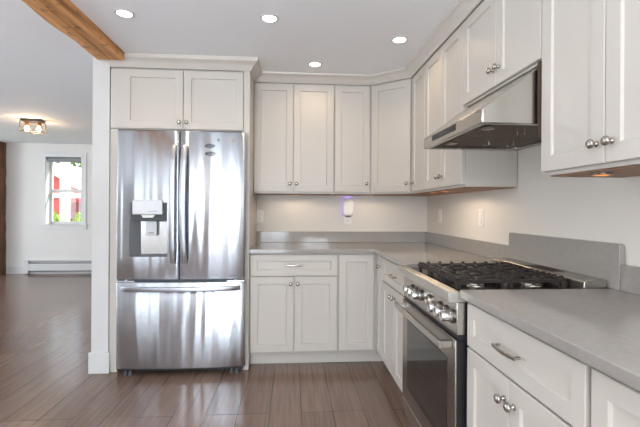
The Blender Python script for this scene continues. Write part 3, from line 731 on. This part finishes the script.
rs = thing('roller_shade', 'grey roller shade rolled up at the top of the side room window', 'blind', (0, 0, 0))
SH = mat('shade_grey', c(140, 142, 146), .8, var=.03)
obj('roll', lathe(bmesh.new(), [(.032, 0), (.032, WX1-WX0-.03)], (WX0+.016, YL+.045, WZ1-.038), (1, 0, 0), 20), SH, rs)
obj('bottom_bar', box(WX0+.015, WX1-.015, YL+.008, YL+.013, WZ1-.092, WZ1-.04), SH, rs, .001)
ht = thing('baseboard_heater', 'long low white baseboard heater under the side room window', 'heater', (0, 0, 0))
hx0, hx1 = -4.87, -1.50
obj('back_plate', box(hx0+.07, hx1, YL-.012, YL-.001, .012, .252), TRIM, ht)
obj('front_cover', prism(bmesh.new(), [(YL-.066, .062), (YL-.072, .066), (YL-.072, .192), (YL-.066, .196), (YL-.062, .194), (YL-.062, .064)], 'x', hx0+.0702, hx1), TRIM, ht)
obj('end_cap', box(hx0, hx0+.07, YL-.076, YL-.001, .012, .254), TRIM, ht, .006)
obj('top_lip', box(hx0+.0702, hx1, YL-.050, YL-.0125, .240, .252), TRIM, ht, .001)
FIN = mat('heater_fins', c(90, 90, 92), .5, .6, var=.5, vscale=300, stretch=(1, .01, .01))
obj('fin_element', box(hx0+.075, hx1-.01, YL-.058, YL-.014, .05, .205), FIN, ht)

# ------------------------------------------------------------------ outdoors, seen through the side room window
g = struct('ground', box(-30, 10, YL+.3, 45, -.5, -.1), GRASS)
bn = thing('red_barn', 'red boarded house with white eaves seen through the window', 'house', (0, 0, 0))
pk = (-9.3, 2.66)
wallp = [(-12.4, -.1), (-6.4, -.1), (-6.4, .92), (pk[0], pk[1]), (-12.2, .92), (-12.4, .92)]
obj('wall', prism(bmesh.new(), wallp, 'y', 16, 21), RED, bn)
rb = bmesh.new()
for s in (1, -1):
    ex, ez = pk[0]+s*3.3, pk[1]-3.3*.6
    prism(rb, [(pk[0], pk[1]+.02), (ex, ez+.02), (ex, ez+.30), (pk[0], pk[1]+.34)], 'y', 15.7, 21.3)
obj('roof', rb, ROOFM, bn)
obj('white_band', box(-12.3, -6.45, 15.93, 15.999, 1.60, 1.80), TRIM, bn)
ar = bmesh.new(); prism(ar, [(-8.62, .3)]+[(-8.15+.47*math.cos(PI-PI*i/12), .85+.62*math.sin(PI*i/12)) for i in range(13)]+[(-7.68, .3)], 'y', 15.94, 15.999)
obj('arched_door', ar, mat('dark_red_door', c(120, 52, 58), .7), bn)
tag(obj('porch_post', box(-5.275, -5.115, 9.5, 9.66, -.1, 3.6), TRIM, None, .01), 'white square post just outside the side room window', 'post')
def foliage(bm, cx, cy, cz, rx, ry, rz, n, s, rnd):
    for _ in range(n):
        u, v, w = rnd.gauss(0, 1), rnd.gauss(0, 1), rnd.gauss(0, 1); l = math.sqrt(u*u+v*v+w*w) or 1; k = rnd.uniform(.55, 1)
        p = Vector((cx+u/l*rx*k, cy+v/l*ry*k, max(-.05, cz+w/l*rz*k)))
        a = Vector((rnd.uniform(-1, 1), rnd.uniform(-1, 1), rnd.uniform(-1, 1))).normalized(); _, x, y = frame_axes(a)
        q = [p+x*s*.5, p+y*s*1.2+a*s*.15, p-x*s*.5, p-y*s*1.2+a*s*.15]
        bm.faces.new([bm.verts.new(t) for t in q])
rnd = random.Random(11)
for i, (x, y, r, lab) in enumerate(((-6.25, 10.9, .5, 'bright green bush outside the window, behind the white post'), (-5.15, 10.4, .5, 'bright green bush outside the window, to the right of the white post'))):
    t = thing('garden_bush', lab, 'bush', (x, y, -.1))
    bm = bmesh.new(); foliage(bm, 0, 0, .62, r*.95, r*.95, .62, 900, .06, rnd); obj('foliage', bm, LEAF, t, smooth=0)
    obj('stem', lathe(bmesh.new(), [(.03, 0), (.02, .6)], (0, 0, 0), (0, 0, 1), 8), BARK, t)
for i, (x, y, z, r, lab) in enumerate(((-11.7, 23, 3.5, 1.9, 'leafy tree rising past the red house roof'),)):
    t = thing('garden_tree', lab, 'tree', (x, y, -.1))
    bm = bmesh.new(); foliage(bm, 0, 0, z, r*.75, r, r*1.25, 1500, .13, rnd); obj('foliage', bm, LEAFD, t, smooth=0)
    obj('trunk', lathe(bmesh.new(), [(.16, 0), (.1, z)], (0, 0, 0), (0, 0, 1), 10), BARK, t)

# ------------------------------------------------------------------ repeats share a group
GROUPS = {'wall_cabinet': 'shaker wall cabinets', 'base_cabinet': 'shaker base cabinets', 'recessed_light': 'recessed ceiling lights', 'puck_light': 'lamps under the wall cabinets',
          'backsplash': 'quartz backsplash strips', 'countertop': 'quartz worktops', 'fridge_magnet': 'magnets on the refrigerator', 'wall_outlet': 'outlets on the back wall',
          'switch_plate': 'switch plates on the right wall', 'end_panel': 'panels beside the refrigerator', 'garden_bush': 'bushes outside the window'}
for o in S.objects:
    k = o.name.split('.')[0]
    if o.parent is None and k in GROUPS: o['group'] = GROUPS[k]
